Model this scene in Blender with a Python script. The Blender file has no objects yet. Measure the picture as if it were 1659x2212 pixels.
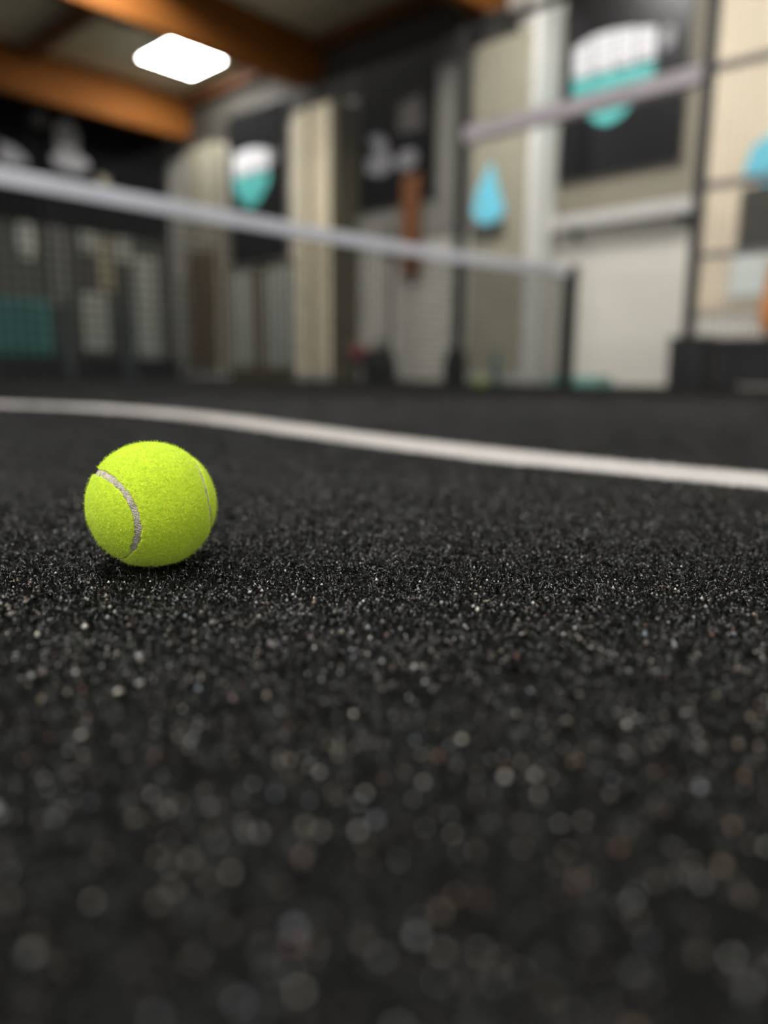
import bpy, bmesh, math, random
import numpy as np
from mathutils import Matrix, Vector, noise

random.seed(7)
rng = np.random.default_rng(7)
sc = bpy.context.scene
COL = sc.collection

# ------------------------------------------------------------------ camera
FPX, IW, IH = 1600.0, 1659, 2212
PITCH, ROLL, YAW, CAM_Z = math.radians(10.58), math.radians(0.55), math.radians(46.8), 0.1045
fwd = Vector((math.sin(YAW) * math.cos(PITCH), math.cos(YAW) * math.cos(PITCH), -math.sin(PITCH)))
r0 = Vector((math.cos(YAW), -math.sin(YAW), 0))
u0 = r0.cross(fwd)
rt = r0 * math.cos(ROLL) + u0 * math.sin(ROLL)
up = -r0 * math.sin(ROLL) + u0 * math.cos(ROLL)
cam = bpy.data.cameras.new('camera')
cam.sensor_fit = 'VERTICAL'
cam.sensor_height = 36.0
cam.lens = FPX / IH * 36.0
cam.clip_start = 0.01
cam.clip_end = 200
cam.dof.use_dof = True
cam.dof.focus_distance = 0.372
cam.dof.aperture_fstop = cam.lens / 10.0          # 10 mm wide lens opening
co = bpy.data.objects.new('camera', cam)
M4 = Matrix.Identity(4)
for i in range(3):
    M4[i][0], M4[i][1], M4[i][2] = rt[i], up[i], -fwd[i]
M4[2][3] = CAM_Z
co.matrix_world = M4
COL.objects.link(co)
sc.camera = co

# ------------------------------------------------------------------ world, exposure
w = bpy.data.worlds.new('hall_ambient')
w.use_nodes = True
w.node_tree.nodes['Background'].inputs[0].default_value = (0.93, 0.96, 1.0, 1)
w.node_tree.nodes['Background'].inputs[1].default_value = 0.52
sc.world = w
sc.view_settings.view_transform = 'Standard'
sc.view_settings.look = 'None'
sc.view_settings.gamma = 1
sc.view_settings.use_curve_mapping = False
sc.view_settings.exposure = 1.24
sc.cycles.use_adaptive_sampling = True
sc.cycles.adaptive_threshold = 0.025
sc.cycles.max_bounces = 6
sc.cycles.diffuse_bounces = 3
sc.cycles.glossy_bounces = 2
sc.cycles.transmission_bounces = 2
sc.cycles.caustics_reflective = False
sc.cycles.caustics_refractive = False
LAMP = 23.0                                       # luminance of the ceiling panels

# ------------------------------------------------------------------ materials
def lin(c):
    return tuple((v / 255 / 12.92) if v / 255 <= 0.04045 else ((v / 255 + 0.055) / 1.055) ** 2.4 for v in c)

def mat(name, rgb, rough=0.6, metal=0.0, vary=0.15, scale=6.0, bump=0.0, bscale=60.0, spec=0.5, stretch=None, emit=0.0):
    m = bpy.data.materials.new(name)
    m.use_nodes = True
    nt = m.node_tree
    b = nt.nodes['Principled BSDF']
    c = lin(rgb)
    tc = nt.nodes.new('ShaderNodeTexCoord')
    mp = nt.nodes.new('ShaderNodeMapping')
    if stretch:
        mp.inputs['Scale'].default_value = stretch
    nt.links.new(tc.outputs['Object'], mp.inputs['Vector'])
    nz = nt.nodes.new('ShaderNodeTexNoise')
    nz.inputs['Scale'].default_value = scale
    nz.inputs['Detail'].default_value = 4
    nt.links.new(mp.outputs[0], nz.inputs['Vector'])
    cr = nt.nodes.new('ShaderNodeValToRGB')
    cr.color_ramp.elements[0].position = 0.3
    cr.color_ramp.elements[1].position = 0.7
    cr.color_ramp.elements[0].color = tuple(v * (1 - vary) for v in c) + (1,)
    cr.color_ramp.elements[1].color = tuple(min(1, v * (1 + vary)) for v in c) + (1,)
    nt.links.new(nz.outputs['Fac'], cr.inputs[0])
    nt.links.new(cr.outputs[0], b.inputs['Base Color'])
    b.inputs['Roughness'].default_value = rough
    b.inputs['Metallic'].default_value = metal
    b.inputs['Specular IOR Level'].default_value = spec
    if bump:
        n2 = nt.nodes.new('ShaderNodeTexNoise')
        n2.inputs['Scale'].default_value = bscale
        nt.links.new(mp.outputs[0], n2.inputs['Vector'])
        bp = nt.nodes.new('ShaderNodeBump')
        bp.inputs['Strength'].default_value = bump
        bp.inputs['Distance'].default_value = 0.01
        nt.links.new(n2.outputs['Fac'], bp.inputs['Height'])
        nt.links.new(bp.outputs[0], b.inputs['Normal'])
    if emit:
        b.inputs['Emission Color'].default_value = (1.0, 0.985, 0.95, 1)
        b.inputs['Emission Strength'].default_value = emit
    return m

MT = {}
MT['turf'] = mat('turf_backing', (25, 25, 25), 0.8, vary=0.35, scale=260, bump=0.6, bscale=500, spec=0.05)
MT['line'] = mat('line_fibre', (216, 211, 207), 0.7, vary=0.12, scale=200, bump=0.6, bscale=400)
MT['felt_seam'] = mat('ball_rubber', (204, 194, 178), 0.8, vary=0.35, scale=420, bump=0.5, bscale=1200, spec=0.2)
MT['tape'] = mat('net_tape', (212, 213, 220), 0.7, vary=0.06)
MT['cord'] = mat('net_cord', (16, 16, 17), 0.8)
MT['black_metal'] = mat('black_steel', (20, 20, 22), 0.45)
MT['grey_rail'] = mat('grey_rail_steel', (190, 180, 184), 0.4, vary=0.08)
MT['dark_rail'] = mat('dark_grey_rail', (116, 110, 110), 0.5)
MT['fence_wire'] = mat('fence_wire', (22, 22, 23), 0.5)
MT['wall'] = mat('pale_wall', (208, 204, 193), 0.8, vary=0.05, scale=1.2)
MT['wall_dark'] = mat('dark_upper_cladding', (58, 55, 48), 0.8, vary=0.12, scale=1.5)
MT['wall_olive'] = mat('shaded_wall_olive', (128, 122, 107), 0.8, vary=0.06, scale=1.5)
MT['wall_cream'] = mat('cream_cladding', (226, 211, 186), 0.8, vary=0.05, scale=1.5)
MT['wall_mid'] = mat('shaded_wall_grey', (136, 134, 126), 0.8, vary=0.08, scale=1.5)
MT['wall_end'] = mat('end_wall_grey', (78, 78, 71), 0.8, vary=0.15, scale=1.5)
MT['column'] = mat('concrete_column', (238, 224, 192), 0.85, vary=0.08, scale=3, bump=0.2)
MT['column_shaded'] = mat('shaded_concrete', (152, 147, 128), 0.85, vary=0.08, scale=3, bump=0.2)  # same column concrete in shade, the shade put into the colour
MT['ceiling'] = mat('ceiling_board', (212, 208, 186), 0.9, vary=0.08, scale=1.0)
MT['beam'] = mat('glulam_wood', (122, 74, 30), 0.75, vary=0.2, scale=3, stretch=(0.3, 4, 6), spec=0.12)
MT['purlin'] = mat('purlin_wood', (92, 54, 24), 0.7, vary=0.2, scale=3)
MT['lamp_white'] = mat('lamp_housing', (225, 225, 222), 0.5, vary=0.03)
MT['lamp_glow'] = mat('lamp_diffuser', (240, 240, 236), 0.5, vary=0.0, emit=LAMP)
MT['vinyl'] = mat('banner_vinyl', (14, 13, 17), 0.34, vary=0.08, scale=2, spec=0.35)
MT['matt_vinyl'] = mat('matt_black_cloth', (14, 14, 16), 0.9, vary=0.1, scale=2, spec=0.1)
MT['vinyl_edge'] = mat('banner_batten', (28, 28, 30), 0.5)
MT['print_white'] = mat('print_white', (206, 206, 209), 0.5, vary=0.03)
MT['print_teal'] = mat('print_teal', (84, 178, 174), 0.5, vary=0.05)
MT['print_grey'] = mat('print_grey', (140, 139, 142), 0.6, vary=0.1)
MT['print_dim'] = mat('print_dim_grey', (84, 80, 76), 0.6, vary=0.1)
MT['blue'] = mat('sky_blue_print', (112, 205, 228), 0.5, vary=0.08)
MT['dark_olive'] = mat('dark_olive_board', (62, 62, 54), 0.7)
MT['pale_grey'] = mat('lit_side_grey', (214, 214, 208), 0.6, vary=0.04)
MT['olive'] = mat('shaded_side_olive', (84, 80, 62), 0.7)
MT['orange'] = mat('orange_board', (122, 72, 30), 0.6, vary=0.1)
MT['orange_soft'] = mat('orange_fabric', (226, 142, 74), 0.8, vary=0.12)
MT['whiteboard'] = mat('white_board', (222, 228, 222), 0.5, vary=0.03)
MT['black_box'] = mat('black_plastic', (24, 23, 26), 0.5)
MT['black_bag'] = mat('black_fabric', (22, 24, 22), 0.85, bump=0.3)
MT['red'] = mat('dark_red_rubber', (120, 46, 48), 0.6)
MT['teal'] = mat('teal_padding', (44, 96, 92), 0.6)
MT['teal_pale'] = mat('pale_teal_plastic', (112, 160, 150), 0.5)
MT['teal_grey'] = mat('teal_grey_steel', (66, 80, 78), 0.5)
MT['pale'] = mat('pale_panel', (166, 167, 158), 0.7, vary=0.06)
MT['pale_cream'] = mat('pale_cream_panel', (160, 152, 128), 0.7, vary=0.06)
MT['pale_dim'] = mat('dim_grey_panel', (112, 112, 104), 0.7, vary=0.1)
MT['brown'] = mat('brown_board', (96, 82, 60), 0.7)
MT['ledge'] = mat('ledge_metal', (186, 184, 180), 0.5, vary=0.05)
MT['ball'] = mat('small_ball_felt', (196, 220, 60), 0.9)

def tone_mat(name, stops, rough, spec):
    m = mat(name, (20, 20, 20), rough, spec=spec)
    nt = m.node_tree
    at = nt.nodes.new('ShaderNodeAttribute')
    at.attribute_name = 'tone'
    cr = nt.nodes.new('ShaderNodeValToRGB')
    el = cr.color_ramp.elements
    el[0].position, el[1].position = stops[0][0], stops[-1][0]
    el[0].color, el[1].color = lin(stops[0][1]) + (1,), lin(stops[-1][1]) + (1,)
    for p, c in stops[1:-1]:
        e = el.new(p)
        e.color = lin(c) + (1,)
    nt.links.new(at.outputs['Fac'], cr.inputs[0])
    nt.links.new(cr.outputs[0], nt.nodes['Principled BSDF'].inputs['Base Color'])
    return m
MT['fibre'] = tone_mat('turf_fibre', [(0.0, (3, 3, 3)), (0.6, (9, 9, 9)), (0.85, (28, 28, 28)), (1.0, (88, 88, 85))], 0.22, 0.14)
MT['sand'] = tone_mat('sand_grain', [(0.0, (34, 34, 34)), (0.5, (80, 78, 74)), (0.75, (140, 130, 114)), (0.8, (128, 88, 66)), (0.85, (128, 138, 146)), (1.0, (214, 206, 190))], 0.4, 0.5)

def set_tone(o, vals, per):
    a_ = o.data.attributes.new('tone', 'FLOAT', 'POINT')
    a_.data.foreach_set('value', np.repeat(vals, per).astype(np.float32))

# felt: saturated yellow-green wool with fine clumps and sheen
def felt_mat(name, rgb, bump):
    m = mat(name, rgb, 0.95, vary=0.2, scale=700, bump=bump, bscale=1400, spec=0.1)
    b = m.node_tree.nodes['Principled BSDF']
    b.inputs['Sheen Weight'].default_value = 0.55
    b.inputs['Sheen Roughness'].default_value = 0.5
    b.inputs['Sheen Tint'].default_value = (0.8, 1.0, 0.3, 1)
    return m
FELT = (222, 255, 60)
MT['felt'] = felt_mat('ball_felt', FELT, 0.3)
MT['fuzz'] = felt_mat('ball_fuzz', (220, 255, 74), 0.0)

# ------------------------------------------------------------------ helpers
def tag(o, label=None, cat=None, group=None, kind=None):
    if label: o['label'] = label
    if cat: o['category'] = cat
    if group: o['group'] = group
    if kind: o['kind'] = kind
    return o

def link(name, me, material, parent=None):
    if material is not None:
        me.materials.append(MT[material])
    o = bpy.data.objects.new(name, me)
    COL.objects.link(o)
    if parent is not None:
        o.parent = parent
        o.matrix_parent_inverse = parent.matrix_world.inverted() if False else Matrix.Translation(-Vector(parent.location))
    return o

def empty(name, loc):
    o = bpy.data.objects.new(name, None)
    o.location = loc
    o.empty_display_size = 0.1
    COL.objects.link(o)
    return o

def bm_done(name, bm, material, parent=None, smooth=False):
    bmesh.ops.recalc_face_normals(bm, faces=bm.faces)
    me = bpy.data.meshes.new(name)
    bm.to_mesh(me)
    bm.free()
    if smooth:
        me.polygons.foreach_set('use_smooth', [True] * len(me.polygons))
    return link(name, me, material, parent)

def add_box(bm, lo, hi, bevel=0.0):
    r = bmesh.ops.create_cube(bm, size=1.0)
    for v in r['verts']:
        for i in range(3):
            v.co[i] = lo[i] + (v.co[i] + 0.5) * (hi[i] - lo[i])
    if bevel:
        es = list({e for v in r['verts'] for e in v.link_edges})
        bmesh.ops.bevel(bm, geom=es, offset=bevel, segments=2, affect='EDGES', profile=0.5)

def box(name, lo, hi, material, parent=None, bevel=0.0):
    bm = bmesh.new()
    add_box(bm, lo, hi, bevel)
    return bm_done(name, bm, material, parent)

def bar(bm, a, b, wd, seg=4):
    a, b = Vector(a), Vector(b)
    d = (b - a).normalized()
    s = d.cross(Vector((0, 0, 1)))
    if s.length < 1e-4:
        s = Vector((1, 0, 0))
    s.normalize()
    t = s.cross(d)
    ra, rb = [], []
    for k in range(seg):
        an = 2 * math.pi * (k + 0.5) / seg
        off = (s * math.cos(an) + t * math.sin(an)) * wd * (0.7071 if seg == 4 else 0.5)
        ra.append(bm.verts.new(a + off))
        rb.append(bm.verts.new(b + off))
    for k in range(seg):
        bm.faces.new((ra[k], ra[(k + 1) % seg], rb[(k + 1) % seg], rb[k]))
    bm.faces.new(ra[::-1])
    bm.faces.new(rb)

def lathe(bm, c, prof, seg=24):
    rings = []
    for r, z in prof:
        rings.append([bm.verts.new((c[0] + r * math.cos(2 * math.pi * k / seg), c[1] + r * math.sin(2 * math.pi * k / seg), c[2] + z)) for k in range(seg)])
    for a, b in zip(rings, rings[1:]):
        for k in range(seg):
            bm.faces.new((a[k], a[(k + 1) % seg], b[(k + 1) % seg], b[k]))
    bm.faces.new(rings[0][::-1])
    bm.faces.new(rings[-1])

def plate(name, pts, axis, at, thick, material, parent):
    """flat polygon (u, z) on the wall plane axis = at, standing proud by thick towards the court"""
    bm = bmesh.new()
    mk = (lambda u, z, d: (d, u, z)) if axis == 'x' else (lambda u, z, d: (u, d, z))
    f = [bm.verts.new(mk(u, z, at)) for u, z in pts]
    g = [bm.verts.new(mk(u, z, at - thick)) for u, z in pts]
    n = len(pts)
    bm.faces.new(f)
    bm.faces.new(g[::-1])
    for k in range(n):
        bm.faces.new((f[k], f[(k + 1) % n], g[(k + 1) % n], g[k]))
    return bm_done(name, bm, material, parent)

def ell(cu, cz, ru, rz, n=28):
    return [(cu + ru * math.cos(2 * math.pi * k / n), cz + rz * math.sin(2 * math.pi * k / n)) for k in range(n)]

def np_mesh(name, V, Q, material, parent=None, smooth=False):
    me = bpy.data.meshes.new(name)
    me.vertices.add(len(V))
    me.vertices.foreach_set('co', np.ascontiguousarray(V, dtype=np.float32).ravel())
    k = Q.shape[1]
    me.loops.add(Q.size)
    me.loops.foreach_set('vertex_index', np.ascontiguousarray(Q, dtype=np.int32).ravel())
    me.polygons.add(len(Q))
    me.polygons.foreach_set('loop_start', np.arange(0, Q.size, k, dtype=np.int32))
    me.polygons.foreach_set('loop_total', np.full(len(Q), k, dtype=np.int32))
    me.update(calc_edges=True)
    if smooth:
        me.polygons.foreach_set('use_smooth', np.ones(len(Q), dtype=bool))
    return link(name, me, material, parent)

# ================================================================== SETTING
WX = 8.4          # side wall of the hall
EY = 13.8         # far end wall
CZ = 5.1          # ceiling
FX = 5.5          # side fence of the court
NY = 3.14         # net

floor = tag(box('floor', (-9, -8, -0.1), (WX + 0.3, EY + 0.3, 0.0), 'turf'), kind='structure')
wall = box('wall_right', (WX, -8, 0), (WX + 0.2, EY, CZ), 'wall')
tag(wall, kind='structure')
box('upper_cladding', (WX - 0.03, 6.0, 4.15), (WX - 0.001, EY - 0.02, CZ - 0.01), 'wall_dark', wall)
wend = tag(box('wall_back', (-9, EY, 0), (WX + 0.2, EY + 0.2, CZ), 'wall_end'), kind='structure')
tag(box('ceiling', (-9, -8, CZ), (WX + 0.2, EY + 0.2, CZ + 0.15), 'ceiling'), kind='structure')
tag(box('baseboard_back', (-9, EY - 0.09, 0), (WX - 0.001, EY - 0.001, 0.36), 'black_box'), kind='structure')

# pale lower wall panels of the far bay of the side wall
for (y0, y1) in ((9.66, 10.76), (11.1, 11.82), (12.92, 13.6)):
    box('wall_panel', (WX - 0.05, y0, 0.2), (WX - 0.001, y1, 1.88), 'pale', wall, 0.008)
box('shade_panel', (WX - 0.04, 3.34, 1.972), (WX - 0.001, 5.02, 4.9), 'wall_olive', wall)  # painted shade: wall around the large banner darkened by an added olive sheet
box('cream_panel', (WX - 0.03, 0.5, 0.8), (WX - 0.001, 3.32, 4.9), 'wall_cream', wall)
box('shade_panel', (WX - 0.04, 5.97, 2.0), (WX - 0.001, 8.53, 4.149), 'wall_mid', wall)  # added grey sheet paints the dimmer light of the middle bay
box('wall_panel_gap', (WX - 0.02, 9.5, 0.0), (WX - 0.0005, 13.4, 1.95), 'brown', wall)

# roof: glulam beams, purlins
BEAMS = ((5.95, 'orange glulam roof beam at the top edge above the dim script banner'),
         (9.35, 'orange glulam roof beam right of the square ceiling light'),
         (13.0, 'orange glulam roof beam left of the square ceiling light, along the far wall'))
for y, lb in BEAMS:
    b = box('roof_beam', (-8.9, y - 0.1, 4.38), (WX - 0.002, y + 0.1, CZ - 0.002), 'beam', None, 0.012)
    tag(b, lb, 'beam', 'glulam roof beams')
for x, lb in ((WX - 0.12, 'dark brown wooden purlin running along the top of the side wall'),
              (5.4, 'dark brown wooden purlin crossing the ceiling at the upper left'),):
    p = empty('purlin', (x, 6.05, CZ - 0.2))
    tag(p, lb, 'purlin', 'roof purlins')
    for (a, b_) in ((2.0, 5.845), (6.055, 9.245), (9.455, 12.895)):
        box('purlin_length', (x - 0.08, a, CZ - 0.2), (x + 0.08, b_, CZ - 0.003), 'purlin', p)

# wall columns under the beams
for y, lb in ((5.95, 'pale concrete column behind the grey rail, beside the large teal emblem banner'),
              (9.35, 'cream concrete column between the dim script banner and the small teal emblem banner'),
              (13.0, 'grey cream concrete column in the far corner beside the black end wall')):
    c = empty('wall_column', (8.12, y - 0.4, 0))
    tag(c, lb, 'column', 'columns of the side wall')
    xf = 7.87 if y < 12 else 8.15
    y0_, y1_ = (y - 0.8, y) if y < 12 else (11.87, 12.85)
    box('shaft', (xf, y0_, 0), (WX - 0.052, y1_, 3.98 if y < 12 else 4.12), 'column' if 8 < y < 12 else 'column_shaded', c, 0.015)
    box('bearing', (xf + 0.12, y1_ - 0.3, 3.981 if y < 12 else 4.121), (WX - 0.052, y1_ - 0.02, 4.378), 'wall_dark', c)
    if y > 12:
        tag(box('lower_casing', (xf - 0.03, y0_ + 0.02, 0.121), (xf - 0.0005, y1_ - 0.02, 2.3), 'brown', c), 'dark brown casing')
    box('plinth', (xf - 0.02, y0_ - 0.02, 0), (WX - 0.052, y1_ + 0.02, 0.12), 'ledge', c, 0.01)
oc = empty('side_tone_strip', (8.12, 5.07, 0))  # added strip whose pale colour paints the column's lit side
tag(oc, 'pale grey strip painting the lit side of the column beside the large banner', 'side tone strip', 'strips painting the lit and shaded column sides')
box('tone_slab', (7.86, 5.03, 0), (WX - 0.09, 5.125, 4.3), 'pale_grey', oc, 0.005)
oc = empty('side_tone_strip', (8.12, 8.49, 0))  # added dark strip, paints the shaded side of the cream column
tag(oc, 'dark olive strip painting the shaded side of the cream column', 'side tone strip', 'strips painting the lit and shaded column sides')
box('tone_slab', (7.88, 8.44, 0), (WX - 0.055, 8.525, 3.98), 'olive', oc, 0.005)
box('tone_lip', (7.86, 8.40, 0), (7.879, 8.525, 3.98), 'olive', oc)

# ceiling lights
def lamp(x, y, lb):
    r = empty('ceiling_light', (x, y, CZ))
    tag(r, lb, 'ceiling light', 'square ceiling light panels')
    bm = bmesh.new()
    s = 0.5
    for lo, hi in (((x - s, y - s, CZ - 0.045), (x - s + 0.03, y + s, CZ - 0.003)), ((x + s - 0.03, y - s, CZ - 0.045), (x + s, y + s, CZ - 0.003)),
                   ((x - s + 0.03, y - s, CZ - 0.045), (x + s - 0.03, y - s + 0.03, CZ - 0.003)), ((x - s + 0.03, y + s - 0.03, CZ - 0.045), (x + s - 0.03, y + s, CZ - 0.003))):
        add_box(bm, lo, hi)
    bm_done('lamp_frame', bm, 'lamp_white', r)
    box('diffuser', (x - s + 0.031, y - s + 0.031, CZ - 0.055), (x + s - 0.031, y + s - 0.031, CZ - 0.01), 'lamp_glow', r)
lamp(7.25, 11.35, 'glowing white square ceiling light between two orange beams')
lamp(6.4, 4.3, 'square ceiling light above the large teal emblem banner, out of view')
lamp(4.6, 8.3, 'square ceiling light above the far half of the court, out of view')
lamp(0.9, 3.6, 'square ceiling light above the middle of the net, out of view')
lamp(-1.3, -1.1, 'added square light behind the viewer, out of view, front-lighting the ball')  # unseen panel, placed here to brighten the ball's near side
lamp(6.4, 0.4, 'square ceiling light above the near side fence, out of view')
lamp(-3.0, 4.2, 'square ceiling light above the left end of the net, out of view')
lamp(-3.4, 0.8, 'square ceiling light above the left half of the near court, out of view')

# ================================================================== COURT LINE
LP = np.array([(0.80, -3.0), (0.80, 0.0), (0.801, 0.224), (0.789, 0.434), (0.82, 0.70), (0.864, 0.956), (0.953, 1.352), (0.995, 1.711), (0.97, 2.09), (0.85, 2.40), (0.80, 2.7), (0.79, 3.2), (0.8, 9.0)])
def line_x(y):
    return np.interp(y, LP[:, 1], LP[:, 0])
ys = np.concatenate([np.arange(-3, 0, 0.25), np.arange(0, 3.3, 0.02), np.arange(3.3, 9, 0.5)])
kern = np.exp(-0.5 * (np.arange(-8, 9) / 4.0) ** 2); kern /= kern.sum()
fine = np.arange(-3.5, 9.5, 0.02)
lxs = np.convolve(np.pad(line_x(fine), 8, mode='edge'), kern, 'valid')
def line_c(y):
    return np.interp(y, fine, lxs)
LW = 0.055
cx = line_c(ys)
jag = rng.normal(0, 0.0012, (len(ys), 2))
V, Q = [], []
for i, y in enumerate(ys):
    xa, xb = cx[i] - LW + jag[i, 0], cx[i] + LW + jag[i, 1]
    V += [(xa, y, 0.0), (xa, y, 0.0035), (xb, y, 0.0035), (xb, y, 0.0)]
    if i:
        k = 4 * i
        Q += [(k - 4, k - 3, k + 1, k), (k - 3, k - 2, k + 2, k + 1), (k - 2, k - 1, k + 3, k + 2)]
cl = np_mesh('court_line', np.array(V), np.array(Q), 'line')
tag(cl, 'white court line crossing the black turf behind the tennis ball', 'court line')

# ================================================================== TURF PILE
BALL = np.array([0.202, 0.362, 0.0335])
f2 = np.array([math.sin(YAW), math.cos(YAW)])
r2 = np.array([math.cos(YAW), -math.sin(YAW)])
def scatter(n, d0, d1, power):
    """points on the floor in a wedge that widens away from the viewer's side of the court"""
    u = rng.random(int(n))
    if abs(power + 1) < 1e-6:
        D = d0 * (d1 / d0) ** u
    else:
        D = (u * (d1 ** (power + 1) - d0 ** (power + 1)) + d0 ** (power + 1)) ** (1 / (power + 1))
    s = (rng.random(int(n)) * 2 - 1) * (0.62 * D + 0.10)
    return D, D[:, None] * f2 + s[:, None] * r2

def fibres(P, L, Wd, hz):
    n = len(P)
    az = rng.random(n) * 2 * np.pi
    d = np.stack([np.cos(az), np.sin(az)], 1)
    bend = rng.normal(0, 0.7, n)
    d2 = np.stack([np.cos(az + bend), np.sin(az + bend)], 1)
    side = np.stack([-d[:, 1], d[:, 0]], 1)
    tl = rng.normal(0, 0.6, n)
    sv = np.concatenate([side * np.cos(tl)[:, None], np.sin(tl)[:, None]], 1) * (Wd / 2)[:, None]
    zm = hz * rng.uniform(0.55, 1.1, n)
    zt = hz * rng.uniform(0.5, 1.15, n)
    p0 = np.concatenate([P, np.zeros((n, 1))], 1)
    p1 = np.concatenate([P + d * (L * 0.42)[:, None], zm[:, None]], 1)
    p2 = np.concatenate([P + d * (L * 0.42)[:, None] + d2 * (L * 0.5)[:, None], zt[:, None]], 1)
    V = np.stack([p0 - sv, p0 + sv, p1 - sv, p1 + sv, p2 - sv * 0.6, p2 + sv * 0.6], 1).reshape(-1, 3)
    V[:, 2] = np.maximum(V[:, 2], 0.0002)
    b = (np.arange(n) * 6)[:, None]
    Q = np.concatenate([b + np.array([0, 1, 3, 2]), b + np.array([2, 3, 5, 4])], 0)
    return V, Q

def keep(P, m=0.0):
    on_line = np.abs(P[:, 0] - line_c(P[:, 1])) < LW + m
    return ~on_line

Dn, Pn = scatter(330000, 0.07, 0.85, 1)
Df, Pf = scatter(110000, 0.85, 3.0, -0.4)
# thinner, longer pile to both sides of the dense wedge
Do = rng.uniform(0.0, 0.85, 60000)
so = (0.62 * np.maximum(Do, 0.0) + 0.10 + rng.random(60000) * 0.32) * np.where(rng.random(60000) < 0.5, -1, 1)
Po = Do[:, None] * f2 + so[:, None] * r2
P = np.concatenate([Pn, Pf, Po]); D = np.concatenate([Dn, Df, np.full(60000, 1.45)])
k = keep(P); P, D = P[k], D[k]
sz = np.maximum(1.0, (D / 0.85) ** 0.9)
L = rng.uniform(0.0028, 0.006, len(P)) * sz
Wd = rng.uniform(0.00026, 0.00058, len(P)) * sz
hz = rng.uniform(0.001, 0.0042, len(P)) * np.minimum(sz, 1.5)
# pile is pressed down where the ball rests
rb = np.hypot(P[:, 0] - BALL[0], P[:, 1] - BALL[1])
under = 0.0335 - np.sqrt(np.maximum(0.0335 ** 2 - np.minimum(rb, 0.0334) ** 2, 0))
hz = np.where(rb < 0.03, np.minimum(hz, np.maximum(0.0005, under * 0.8)), hz)
L = np.where(rb < 0.016, L * 0.35, L)
V, Q = fibres(P, L, Wd, hz)
pile = np_mesh('turf_pile', V, Q, 'fibre', floor)
set_tone(pile, rng.random(len(P)), 6)
tag(pile, 'short black curled turf fibres', kind='stuff')

# white pile on the court line
ny = 18000
yl = np.concatenate([rng.uniform(0.05, 1.6, ny), rng.uniform(1.6, 3.0, 6000)])
Pl = np.stack([line_c(yl) + rng.uniform(-LW, LW, len(yl)), yl], 1)
V, Q = fibres(Pl, rng.uniform(0.003, 0.006, len(yl)), rng.uniform(0.0006, 0.0011, len(yl)), rng.uniform(0.004, 0.0062, len(yl)))
tag(np_mesh('line_pile', V, Q, 'line', cl), 'short white fibres of the line', kind='stuff')

# sand grains lying in the pile
def grains(n, d0, d1, power, r0_, r1_, name, lbl, tlo, tpow):
    _, G = scatter(n, d0, d1, power)
    G = G[keep(G, 0.01)]
    G = G[np.hypot(G[:, 0] - BALL[0], G[:, 1] - BALL[1]) > 0.03]
    n = len(G)
    r = r0_ + (r1_ - r0_) * rng.random(n) ** 2.2
    z = rng.uniform(0.0012, 0.0048, n)
    base = np.array([(1, 0, 0), (0, 1, 0), (-1, 0, 0), (0, -1, 0), (0, 0, 1), (0, 0, -1)], float)
    ctr = np.concatenate([G, z[:, None]], 1)
    V = ctr[:, None, :] + base[None] * (r[:, None, None] * rng.uniform(0.6, 1.25, (n, 6, 1)))
    T = np.array([(0, 1, 4), (1, 2, 4), (2, 3, 4), (3, 0, 4), (1, 0, 5), (2, 1, 5), (3, 2, 5), (0, 3, 5)])
    Q = (np.arange(n) * 6)[:, None, None] + T[None]
    o = np_mesh(name, V.reshape(-1, 3), Q.reshape(-1, 3), 'sand', floor)
    set_tone(o, tlo + (1 - tlo) * rng.random(n) ** tpow, 6)
    tag(o, lbl, kind='stuff')
grains(3600, 0.07, 1.0, 0.7, 0.00018, 0.0006, 'sand_grains', 'pale sand grains scattered in the turf', 0.5, 1.0)
grains(2000, 0.07, 0.36, 0.6, 0.0005, 0.0013, 'coarse_grains', 'coarse pale sand grains in the near turf', 0.45, 1.0)
grains(16000, 0.07, 0.75, 0.8, 0.0003, 0.0009, 'infill_granules', 'grey infill granules between the turf fibres', 0.0, 1.6)

# ================================================================== TENNIS BALL
R = 0.0335
tb = empty('tennis_ball', (BALL[0], BALL[1], 0.0))
tag(tb, 'bright yellow-green tennis ball with grey seam resting on black turf', 'ball')
SB = 0.2
RM = np.array([[-0.7920608, -0.6001757, -0.1114847], [0.1567568, -0.0234691, -0.9873583], [0.589972, -0.7995238, 0.1126705]])
t = np.linspace(0, 2 * np.pi, 720, endpoint=False)
S = np.stack([(1 - SB) * np.cos(t) + SB * np.cos(3 * t), (1 - SB) * np.sin(t) - SB * np.sin(3 * t), 2 * math.sqrt(SB * (1 - SB)) * np.sin(2 * t)], 1)
S /= np.linalg.norm(S, axis=1)[:, None]
S = S @ RM.T

def seam_dist(U):
    out = np.empty(len(U))
    for i in range(0, len(U), 8000):
        out[i:i + 8000] = np.arccos(np.clip((U[i:i + 8000] @ S.T).max(1), -1, 1))
    return out * R

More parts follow.
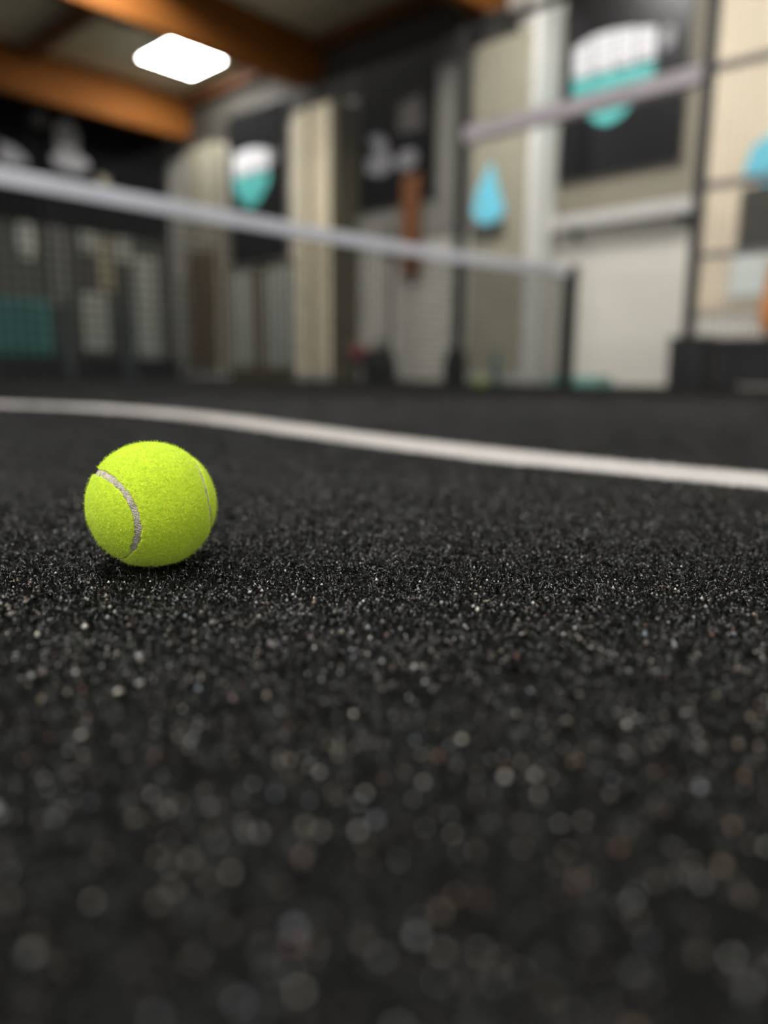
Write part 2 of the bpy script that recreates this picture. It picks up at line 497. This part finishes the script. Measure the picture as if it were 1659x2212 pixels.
nu, nv = 420, 280
th = np.linspace(0, 2 * np.pi, nu, endpoint=False)
ph = np.linspace(0, np.pi, nv + 1)
U = np.stack([np.sin(ph)[:, None] * np.cos(th)[None], np.sin(ph)[:, None] * np.sin(th)[None], np.cos(ph)[:, None] * np.ones(nu)[None]], 2).reshape(-1, 3)
sd = seam_dist(U)
clump = np.array([noise.noise(Vector(u) * 22) * 0.6 + noise.noise(Vector(u) * 55) * 0.4 for u in U])
wob = np.array([noise.noise(Vector(u) * 9 + Vector((5, 1, 2))) * 0.6 + noise.noise(Vector(u) * 30) * 0.4 for u in U])
half = 0.0018 + 0.0013 * wob
half = half * np.where(U[:, 0] > 0, 0.6, 1.0) * np.clip((U[:, 2] + 0.62) / 0.1, 0.12, 1.0)
edge = np.clip((sd - half) / 0.0007, 0, 1)
rr = R - 0.0007 * (1 - edge) ** 2 + 0.0003 * clump
V = U * rr[:, None] + BALL
ii, jj = np.meshgrid(np.arange(nv), np.arange(nu), indexing='ij')
a = ii * nu + jj; b_ = ii * nu + (jj + 1) % nu
Q = np.stack([a, a + nu, b_ + nu, b_], 2).reshape(-1, 4)
fd = (sd - half)[Q].mean(1)
felt = np_mesh('felt_cover', V, Q[fd > 0], 'felt', tb, True)
tag(felt, 'yellow-green wool felt')
# rubber seam: a strip sunk between the felt panels
TT = np.roll(S, -1, 0) - np.roll(S, 1, 0)
BN = np.cross(S, TT); BN /= np.linalg.norm(BN, axis=1)[:, None]
rows = []
for k_ in range(-3, 4):
    p = S + BN * (k_ / 3 * 0.0034 / R)
    p /= np.linalg.norm(p, axis=1)[:, None]
    rows.append(p * (R - 0.0009 + (0.0003 if abs(k_) < 2 else 0)) + BALL)
V = np.stack(rows, 1).reshape(-1, 3)
n = len(S)
Q = np.array([(i * 7 + c, i * 7 + c + 1, ((i + 1) % n) * 7 + c + 1, ((i + 1) % n) * 7 + c) for i in range(n) for c in range(6)])
tag(np_mesh('seam', V, Q, 'felt_seam', tb, True), 'worn grey rubber seam')
# loose wool fibres
nf = 90000
G = rng.normal(size=(nf, 3)); G /= np.linalg.norm(G, axis=1)[:, None]
G = G[G[:, 2] > -0.93]
sdg = seam_dist(G)
G = G[sdg > 0.0021]
nf = len(G)
tg = np.cross(G, rng.normal(size=(nf, 3))); tg /= np.linalg.norm(tg, axis=1)[:, None]
t2 = np.cross(G, tg)
ln = rng.uniform(0.0006, 0.0019, nf); hi_ = rng.uniform(0.00015, 0.0007, nf) * (1 + 1.6 * (rng.random(nf) < 0.1))
cv = rng.normal(0, 0.5, nf)
p0 = G * (R - 0.0001)
p1 = G * (R + hi_ * 0.9)[:, None] + tg * (ln * 0.5)[:, None]
p2 = G * (R + hi_)[:, None] + tg * ln[:, None] * 0.8 + t2 * (ln * cv)[:, None]
wv = t2 * 0.000045
V = np.stack([p0 - wv, p0 + wv, p1 - wv, p1 + wv, p2 - wv * .6, p2 + wv * .6], 1).reshape(-1, 3) + BALL
b6 = (np.arange(nf) * 6)[:, None]
Q = np.concatenate([b6 + np.array([0, 1, 3, 2]), b6 + np.array([2, 3, 5, 4])], 0)
tag(np_mesh('felt_fuzz', V, Q, 'fuzz', tb), 'loose yellow-green wool fibres', kind='stuff')

# ================================================================== NET
def net_top(x):
    return 0.868 + 0.09 * min(1.0, abs(x - 0.85) / 4.6) ** 3
net = empty('court_net', (0.85, NY, 0))
tag(net, 'black court net with pale grey top tape stretched across the court', 'net')
X0, X1 = -3.78, FX - 0.047
xs = np.linspace(X0, X1, 80)
bm = bmesh.new()
prev = None
for x in xs:
    z = net_top(x)
    cur = [bm.verts.new(v) for v in ((x, NY - 0.008, z - 0.068), (x, NY - 0.009, z - 0.004), (x, NY, z), (x, NY + 0.009, z - 0.004), (x, NY + 0.008, z - 0.068))]
    if prev:
        for q in range(5):
            bm.faces.new((prev[q], prev[(q + 1) % 5], cur[(q + 1) % 5], cur[q]))
    prev = cur
bm_done('top_tape', bm, 'tape', net)
bm = bmesh.new()
cw = 0.0065
x = X0
while x < X1:
    bar(bm, (x, NY, 0.01), (x, NY, net_top(x) - 0.06), cw)
    x += 0.042
zz = 0.02
while zz < 0.82:
    pts = np.linspace(X0, X1, 13)
    for a_, c_ in zip(pts, pts[1:]):
        k1, k2 = net_top(a_) / 0.868, net_top(c_) / 0.868
        bar(bm, (a_, NY, zz * k1), (c_, NY, zz * k2), cw)
    zz += 0.042
tag(bm_done('net_mesh', bm, 'cord', net), 'black square net mesh', kind='stuff')
def post(x, lb):
    p = empty('net_post', (x, NY, 0))
    tag(p, lb, 'net post')
    box('upright', (x - 0.045, NY - 0.045, 0.012), (x + 0.045, NY + 0.045, 0.945), 'black_metal', p, 0.008)
    box('base_plate', (x - 0.045, NY - 0.09, 0.0), (x + 0.09, NY + 0.09, 0.014), 'black_metal', p)
    box('cap', (x - 0.048, NY - 0.048, 0.945), (x + 0.048, NY + 0.048, 0.965), 'black_metal', p, 0.006)
post(FX, 'black square net post at the right end of the net')

# ================================================================== SIDE FENCE
YA, YB, RZ, TZ = 4.27, 2.17, 2.13, 2.98
df = empty('door_frame', (FX, NY, 0))
tag(df, 'black steel gate frame with grey cross rail around the net post', 'gate frame')
box('post', (FX - 0.04, YA - 0.04, 0), (FX + 0.04, YA + 0.04, TZ), 'black_metal', df, 0.006)
box('post', (FX - 0.035, YB - 0.035, 0), (FX + 0.035, YB + 0.035, 4.0), 'black_metal', df, 0.006)
tag(box('cross_rail', (FX - 0.05, YB + 0.036, RZ - 0.06), (FX + 0.05, YA - 0.041, RZ + 0.06), 'grey_rail', df, 0.008), 'grey horizontal cross rail')
box('top_rail', (FX - 0.03, YB + 0.036, TZ - 0.06), (FX + 0.03, YA - 0.041, TZ), 'black_metal', df, 0.006)

def wires(bm, y0, y1, z0, z1, sp=0.05, wd=0.004):
    y = y0
    while y <= y1:
        bar(bm, (FX, y, z0), (FX, y, z1), wd); y += sp
    z = z0
    while z <= z1:
        bar(bm, (FX, y0, z), (FX, y1, z), wd); z += sp

bm = bmesh.new(); wires(bm, YB + 0.05, YA - 0.05, RZ + 0.08, TZ - 0.07)
tag(bm_done('wire_mesh', bm, 'fence_wire', df), 'fine black wire mesh', kind='stuff')

fr = empty('mesh_fence', (FX, 0.0, 0))
tag(fr, 'black wire mesh fence section to the right of the gate frame', 'fence', 'side fence sections')
bm = bmesh.new(); wires(bm, -3.0, YB - 0.05, 0.05, TZ)
tag(bm_done('wire_mesh', bm, 'fence_wire', fr), 'fine black wire mesh', kind='stuff')
for z, t_ in ((RZ + 0.02, 0.022), (1.40, 0.022), (0.94, 0.02)):
    box('rail', (FX - 0.02, -3.0, z - t_), (FX + 0.02, YB - 0.036, z + t_), 'dark_rail', fr)
for y in (0.17, -1.83):
    box('post', (FX - 0.03, y - 0.03, 0), (FX + 0.03, y + 0.03, TZ + 0.02), 'black_metal', fr)

fl = empty('mesh_fence', (FX, 8.6, 0))
tag(fl, 'black wire mesh fence section running away to the left of the gate frame', 'fence', 'side fence sections')
bm = bmesh.new(); wires(bm, YA + 0.05, 12.8, 0.05, TZ)
tag(bm_done('wire_mesh', bm, 'fence_wire', fl), 'fine black wire mesh', kind='stuff')
for y in (6.3, 10.6, 12.85):
    box('post', (FX - 0.015, y - 0.015, 0), (FX + 0.015, y + 0.015, TZ + 0.02), 'black_metal', fl)

# ================================================================== BANNERS ON THE SIDE WALL
def banner(lb, y0, y1, z0, z1):
    r = empty('wall_banner', (WX - 0.06, (y0 + y1) / 2, z0))
    tag(r, lb, 'banner', 'banners on the side wall')
    box('sheet', (WX - 0.072, y0, z0), (WX - 0.06, y1, z1), 'vinyl' if y0 < 6 else 'matt_vinyl', r)
    for z in (z0 - 0.01, z1 - 0.02):
        box('batten', (WX - 0.085, y0 - 0.01, z), (WX - 0.055, y1 + 0.01, z + 0.03), 'vinyl_edge', r)
    return r

def shield(r, cy):
    pl = WX - 0.0725
    # +y is on the left as seen from the court
    tops = [(0.51, 3.82, 0.275, 3.88), (0.26, 3.885, 0.007, 3.88), (-0.007, 3.875, -0.255, 3.84), (-0.27, 3.83, -0.48, 3.77)]
    for ya, za, yb, zb in tops:
        plate('emblem_top', [(cy + ya, 3.50), (cy + ya, za), (cy + yb, zb), (cy + yb, 3.47)], 'x', pl, 0.006, 'print_white', r)
    lo = [(0.53, 3.47), (-0.50, 3.44), (-0.44, 3.24), (-0.30, 3.10), (-0.12, 2.96), (0.04, 2.91), (0.2, 2.97), (0.36, 3.12), (0.48, 3.28)]
    plate('emblem_base', [(cy + a_, b) for a_, b in lo], 'x', pl, 0.006, 'print_teal', r)
    plate('emblem_dot', ell(cy - 0.60, 3.64, 0.07, 0.12), 'x', pl, 0.006, 'print_grey', r)

b1 = banner('large black banner with white and teal emblem on the right', 3.52, 5.01, 2.38, 4.75)
shield(b1, 4.36)
b2 = banner('black banner with dim grey script between two columns', 6.92, 8.40, 2.48, 4.5)
pl = WX - 0.0725
plate('script_mark', [(8.24, 3.02), (8.22, 3.2), (8.05, 3.3), (8.2, 3.5), (8.0, 3.52), (7.85, 3.4), (7.8, 3.2), (7.7, 3.12), (7.75, 2.98), (7.95, 2.93)], 'x', pl, 0.006, 'print_grey', b2)
plate('script_mark', ell(7.45, 3.07, 0.2, 0.14), 'x', pl, 0.006, 'print_grey', b2)
plate('script_mark', [(7.62, 3.45), (7.62, 3.82), (7.2, 3.88), (7.16, 3.42)], 'x', pl, 0.006, 'print_dim', b2)
b3 = banner('small looking black banner with white and teal emblem beside the far column', 10.13, 11.72, 2.02, 4.5)
shield(b3, 11.02)

# ledge pipe under the large banner
lg = empty('wall_ledge', (WX - 0.08, 4.1, 1.8))
tag(lg, 'pale grey metal ledge on the wall below the large banner', 'ledge')
box('duct', (WX - 0.16, 3.33, 1.82), (WX - 0.001, 5.1, 1.97), 'ledge', lg, 0.01)
box('bracket', (WX - 0.1, 3.4, 1.70), (WX - 0.001, 3.46, 1.819), 'black_metal', lg)
box('bracket', (WX - 0.1, 4.7, 1.70), (WX - 0.001, 4.76, 1.819), 'black_metal', lg)

# blue and dark wall posters
def poster(lb, u0, u1, z0, zm, z1, xx, lean):
    r = empty('wall_poster', (xx, (u0 + u1) / 2, z0))
    tag(r, lb, 'poster', 'blue wall posters')
    box('board', (xx - 0.02, u0, z0), (xx, u1, zm), 'dark_olive', r)
    plate('blue_sail', [(u1, zm + 0.14), (u1 - 0.3 * (u1 - u0), zm), (u0 + 0.25 * (u1 - u0), zm), (u0, zm + 0.12), (u0 + lean * (u1 - u0) - 0.1, zm + 0.4), (u0 + lean * (u1 - u0), z1), (u1 - 0.06, zm + 0.38)], 'x', xx - 0.002, 0.018, 'blue', r)
poster('blue sail shaped poster with dark foot, seen beside the gate post under the grey rail', 5.42, 5.9, 1.78, 1.93, 2.62, 7.845, 0.45)
poster('blue sail shaped poster with dark foot at the right picture edge', 2.2, 2.87, 1.40, 2.0, 2.62, WX - 0.031, 0.25)

ob = empty('sign_board', (WX - 0.1, 7.3, 1.5))
tag(ob, 'narrow upright orange board below the dim script banner', 'sign board')
box('panel', (WX - 0.13, 7.15, 1.48), (WX - 0.10, 7.49, 2.84), 'orange', ob, 0.006)
box('batten', (WX - 0.10, 7.2, 1.6), (WX - 0.001, 7.24, 2.4), 'black_metal', ob)
wb = empty('notice_board', (WX - 0.02, 2.7, 0.9))
tag(wb, 'white notice board on the wall at the right picture edge', 'notice board')
box('panel', (WX - 0.06, 2.56, 0.92), (WX - 0.043, 2.9, 1.38), 'whiteboard', wb)
box('frame', (WX - 0.042, 2.54, 0.90), (WX - 0.031, 2.92, 1.40), 'ledge', wb)

# ================================================================== FAR END WALL
def end_banner(lb, x0, x1, z0, z1):
    r = empty('end_banner', ((x0 + x1) / 2, EY - 0.02, z0))
    tag(r, lb, 'banner', 'banners on the far end wall')
    box('sheet', (x0, EY - 0.03, z0), (x1, EY - 0.015, z1), 'matt_vinyl', r)
    return r
e1 = end_banner('black banner with pale grey figure emblem on the far end wall', 5.75, 8.3, 2.62, 4.6)
plate('emblem_body', ell(6.38, 4.14, 0.22, 0.3), 'y', EY - 0.0305, 0.006, 'print_grey', e1)
plate('emblem_foot', ell(6.42, 3.76, 0.34, 0.15), 'y', EY - 0.0305, 0.006, 'print_grey', e1)
plate('emblem_disc', ell(5.93, 4.35, 0.13, 0.14), 'y', EY - 0.0305, 0.006, 'print_dim', e1)
e2 = end_banner('black banner with grey streak at the left picture edge', 3.0, 5.72, 2.62, 4.6)
plate('emblem_streak', [(5.2, 3.5), (5.2, 3.85), (5.45, 3.8), (5.66, 3.66), (5.66, 3.56)], 'y', EY - 0.0305, 0.006, 'print_grey', e2)

BO = [('pale round sign on the far wall near the left picture edge', 'round', 5.41, 5.69, 2.02, 2.62, 'pale'),
      ('tall dim grey board on the far wall behind the net', 'box', 5.86, 6.26, 1.2, 2.6, 'pale_dim'),
      ('small pale board just below the net tape on the far wall', 'box', 6.5, 6.8, 2.25, 2.60, 'pale'),
      ('upright cream board on the far wall behind the net', 'box', 6.83, 7.16, 1.6, 2.56, 'pale_cream'),
      ('small grey board right of the upright cream board', 'box', 7.2, 7.47, 2.15, 2.58, 'pale'),
      ('tall pale board reaching almost to the floor in the far corner', 'box', 7.5, 8.02, 0.37, 2.3, 'pale'),
      ('low pale board between two teal grey posts', 'box', 6.42, 6.95, 0.45, 1.53, 'pale')]
for lb, kd, x0, x1, z0, z1, m_ in BO:
    r = empty('wall_board', ((x0 + x1) / 2, EY - 0.02, z0))
    tag(r, lb, 'board', 'boards on the far end wall')
    if kd == 'round':
        plate('panel', ell((x0 + x1) / 2, (z0 + z1) / 2, (x1 - x0) / 2, (z1 - z0) / 2), 'y', EY - 0.02, 0.02, m_, r)
        plate('rim', ell((x0 + x1) / 2, (z0 + z1) / 2, (x1 - x0) / 2 + 0.02, (z1 - z0) / 2 + 0.02), 'y', EY - 0.001, 0.018, 'ledge', r)
    else:
        box('panel', (x0, EY - 0.05, z0), (x1, EY - 0.02, z1), m_, r, 0.004)
        box('frame', (x0 - 0.015, EY - 0.019, z0 - 0.015), (x1 + 0.015, EY - 0.001, z1 + 0.015), 'black_metal', r)
pb = empty('wall_bracket', (6.97, EY - 0.05, 3.3))
tag(pb, 'small pale cream box fixed on the black banner just above the net tape', 'wall box')
box('housing', (6.86, EY - 0.16, 3.28), (7.08, EY - 0.031, 3.58), 'pale_cream', pb, 0.02)
box('lid', (6.85, EY - 0.17, 3.58), (7.09, EY - 0.031, 3.60), 'pale', pb, 0.005)

tbx = empty('padded_bench', (5.25, 13.3, 0))
tag(tbx, 'dark teal padded box bench at the left picture edge', 'bench')
box('body', (4.5, 13.1, 0.34), (5.62, 13.6, 1.28), 'teal', tbx, 0.04)
box('plinth', (4.55, 13.14, 0.0), (5.57, 13.56, 0.339), 'black_box', tbx)
for x, lb in ((5.85, 'teal grey upright post on the turf near the far left bench'), (6.98, 'teal grey upright post on the turf left of the tall pale board')):
    p = empty('end_post', (x, 13.1, 0))
    tag(p, lb, 'post', 'posts at the far end of the court')
    box('upright', (x - 0.09, 13.05, 0.02), (x + 0.09, 13.15, 1.3), 'teal_grey', p, 0.01)
    box('foot', (x - 0.13, 12.98, 0.0), (x + 0.13, 13.22, 0.022), 'teal_grey', p)

# ================================================================== THINGS BETWEEN FENCE AND WALL
pole = empty('floor_stand', (7.0, 6.5, 0))
tag(pole, 'thin dark grey pole stand behind the net below the orange board', 'stand')
bm = bmesh.new(); lathe(bm, (7.0, 6.5, 0), [(0.24, 0.0), (0.24, 0.03), (0.05, 0.07), (0.045, 0.12)]); bm_done('base', bm, 'black_box', pole)
bm = bmesh.new(); lathe(bm, (7.0, 6.5, 0), [(0.035, 0.12), (0.035, 1.75), (0.05, 1.76), (0.05, 1.85)], 16); bm_done('pole', bm, 'print_dim', pole)
bm = bmesh.new(); lathe(bm, (7.0, 6.5, 0), [(0.06, 1.48), (0.075, 1.5), (0.075, 1.6), (0.06, 1.62)], 16); bm_done('clamp', bm, 'black_box', pole)

def soft_bag(name, lb, cat, c, s, m_, tilt=0.0, strap=True, e=0.55):
    r = empty(name, (c[0], c[1], c[2]))
    tag(r, lb, cat)
    bm = bmesh.new()
    N, K = 28, 14
    rows = []
    for i in range(K + 1):
        v = -math.pi / 2 + math.pi * i / K
        row = []
        for j in range(N):
            u = 2 * math.pi * j / N
            f = lambda q: math.copysign(abs(q) ** e, q)
            x_, y_, z_ = f(math.cos(v)) * f(math.cos(u)), f(math.cos(v)) * f(math.sin(u)), f(math.sin(v))
            z_ = (z_ + 1) * 0.5
            k_ = 1 - 0.25 * z_ + 0.04 * noise.noise(Vector((x_, y_, z_)) * 3)
            row.append(bm.verts.new((c[0] + s[0] * x_ * k_, c[1] + s[1] * y_ * k_ + tilt * z_, c[2] + 2 * s[2] * z_)))
        rows.append(row)
    for a_, b2_ in zip(rows, rows[1:]):
        for j in range(N):
            bm.faces.new((a_[j], a_[(j + 1) % N], b2_[(j + 1) % N], b2_[j]))
    bmesh.ops.remove_doubles(bm, verts=bm.verts, dist=1e-5)
    bm_done('body', bm, m_, r, True)
    if strap:
        bm = bmesh.new()
        zt = c[2] + 2 * s[2]
        pts = [(c[0], c[1] + tilt + s[1] * 0.5 * math.cos(q), zt - 0.02 + 0.09 * math.sin(q)) for q in np.linspace(0, math.pi, 9)]
        for a_, b2_ in zip(pts, pts[1:]):
            bar(bm, a_, b2_, 0.025)
        bm_done('handle', bm, 'black_box', r)
    return r
soft_bag('sports_bag', 'black sports bag standing in front of the thin pole stand', 'bag', (6.62, 6.32, 0.0), (0.18, 0.21, 0.21), 'black_bag')
soft_bag('sports_bag', 'narrow black bag at the foot of the gate post', 'bag', (5.85, 4.55, 0.0), (0.1, 0.12, 0.18), 'black_bag')
bm = bmesh.new()
bmesh.ops.create_uvsphere(bm, u_segments=24, v_segments=14, radius=0.13, matrix=Matrix.Translation((6.62, 6.68, 0.33)))
rb_ = empty('exercise_ball', (6.62, 6.68, 0.0))
tag(rb_, 'dark red ball on a low stool left of the black sports bag', 'ball')
bm_done('shell', bm, 'red', rb_, True)
st = empty('stool', (6.62, 6.68, 0.0))
tag(st, 'low grey stool under the dark red ball', 'stool')
box('seat', (6.5, 6.57, 0.17), (6.74, 6.79, 0.2), 'pale_dim', st, 0.006)
for dx in (-0.1, 0.1):
    for dy in (-0.09, 0.09):
        box('leg', (6.62 + dx - 0.012, 6.68 + dy - 0.012, 0), (6.62 + dx + 0.012, 6.68 + dy + 0.012, 0.17), 'pale_dim', st)

for (x, y, lb) in ((5.95, 4.36, 'yellow-green ball lying at the foot of the gate post, nearest of three'),
                   (6.05, 4.34, 'yellow-green ball lying at the foot of the gate post, rightmost of three'),
                   (6.06, 4.44, 'yellow-green ball lying at the foot of the gate post, rearmost of three')):
    bm = bmesh.new()
    bmesh.ops.create_uvsphere(bm, u_segments=24, v_segments=16, radius=R, matrix=Matrix.Translation((x, y, R)))
    r = empty('court_ball', (x, y, 0))
    tag(r, lb, 'ball', 'balls by the gate post')
    bm_done('felt_cover', bm, 'ball', r, True)
    bm = bmesh.new()
    pp = [Vector((x, y, R)) + Vector(q) * (R + 0.0002) for q in S[::20]]
    for a_, b2_ in zip(pp, pp[1:] + pp[:1]):
        bar(bm, a_, b2_, 0.0025)
    bm_done('seam', bm, 'felt_seam', r)

bt = empty('bottle', (7.0, 4.88, 0))
tag(bt, 'tall teal bottle standing on the floor before the pale column', 'bottle')
bm = bmesh.new(); lathe(bm, (7.0, 4.88, 0), [(0.045, 0.0), (0.05, 0.02), (0.05, 0.26), (0.02, 0.32)]); bm_done('body', bm, 'teal', bt, True)
bm = bmesh.new(); lathe(bm, (7.0, 4.88, 0), [(0.026, 0.315), (0.026, 0.36), (0.02, 0.365)]); bm_done('cap', bm, 'black_box', bt)
tw = empty('folded_mat', (7.2, 3.9, 0))
tag(tw, 'low pale teal folded mat on the floor right of the net post', 'mat')
for k_ in range(2):
    box('layer', (7.0 + 0.01 * k_, 3.66 + 0.01 * k_, 0.05 * k_), (7.4, 4.2, 0.05 * k_ + 0.048), 'teal_pale', tw, 0.015)

bn = empty('low_bench', (7.4, 2.4, 0))
tag(bn, 'low black bench by the wall at the right picture edge', 'bench')
box('seat', (7.2, 1.4, 0.36), (7.6, 2.62, 0.46), 'black_box', bn, 0.015)
for y in (1.5, 2.5):
    box('leg', (7.23, y - 0.03, 0), (7.57, y + 0.03, 0.359), 'black_box', bn, 0.005)
box('apron', (7.22, 1.53, 0.03), (7.25, 2.47, 0.359), 'black_box', bn)
bx_ = empty('storage_box', (7.4, 2.83, 0))
tag(bx_, 'black storage box on the floor beside the right gate post', 'box')
box('body', (7.2, 2.66, 0), (7.62, 3.02, 0.44), 'black_box', bx_, 0.012)
box('lid', (7.19, 2.65, 0.44), (7.63, 3.03, 0.48), 'black_box', bx_, 0.01)
soft_bag('orange_bag', 'plump orange bag on the black bench at the right picture edge', 'bag', (7.4, 2.08, 0.462), (0.14, 0.2, 0.34), 'orange_soft')

bpy.context.view_layer.update()
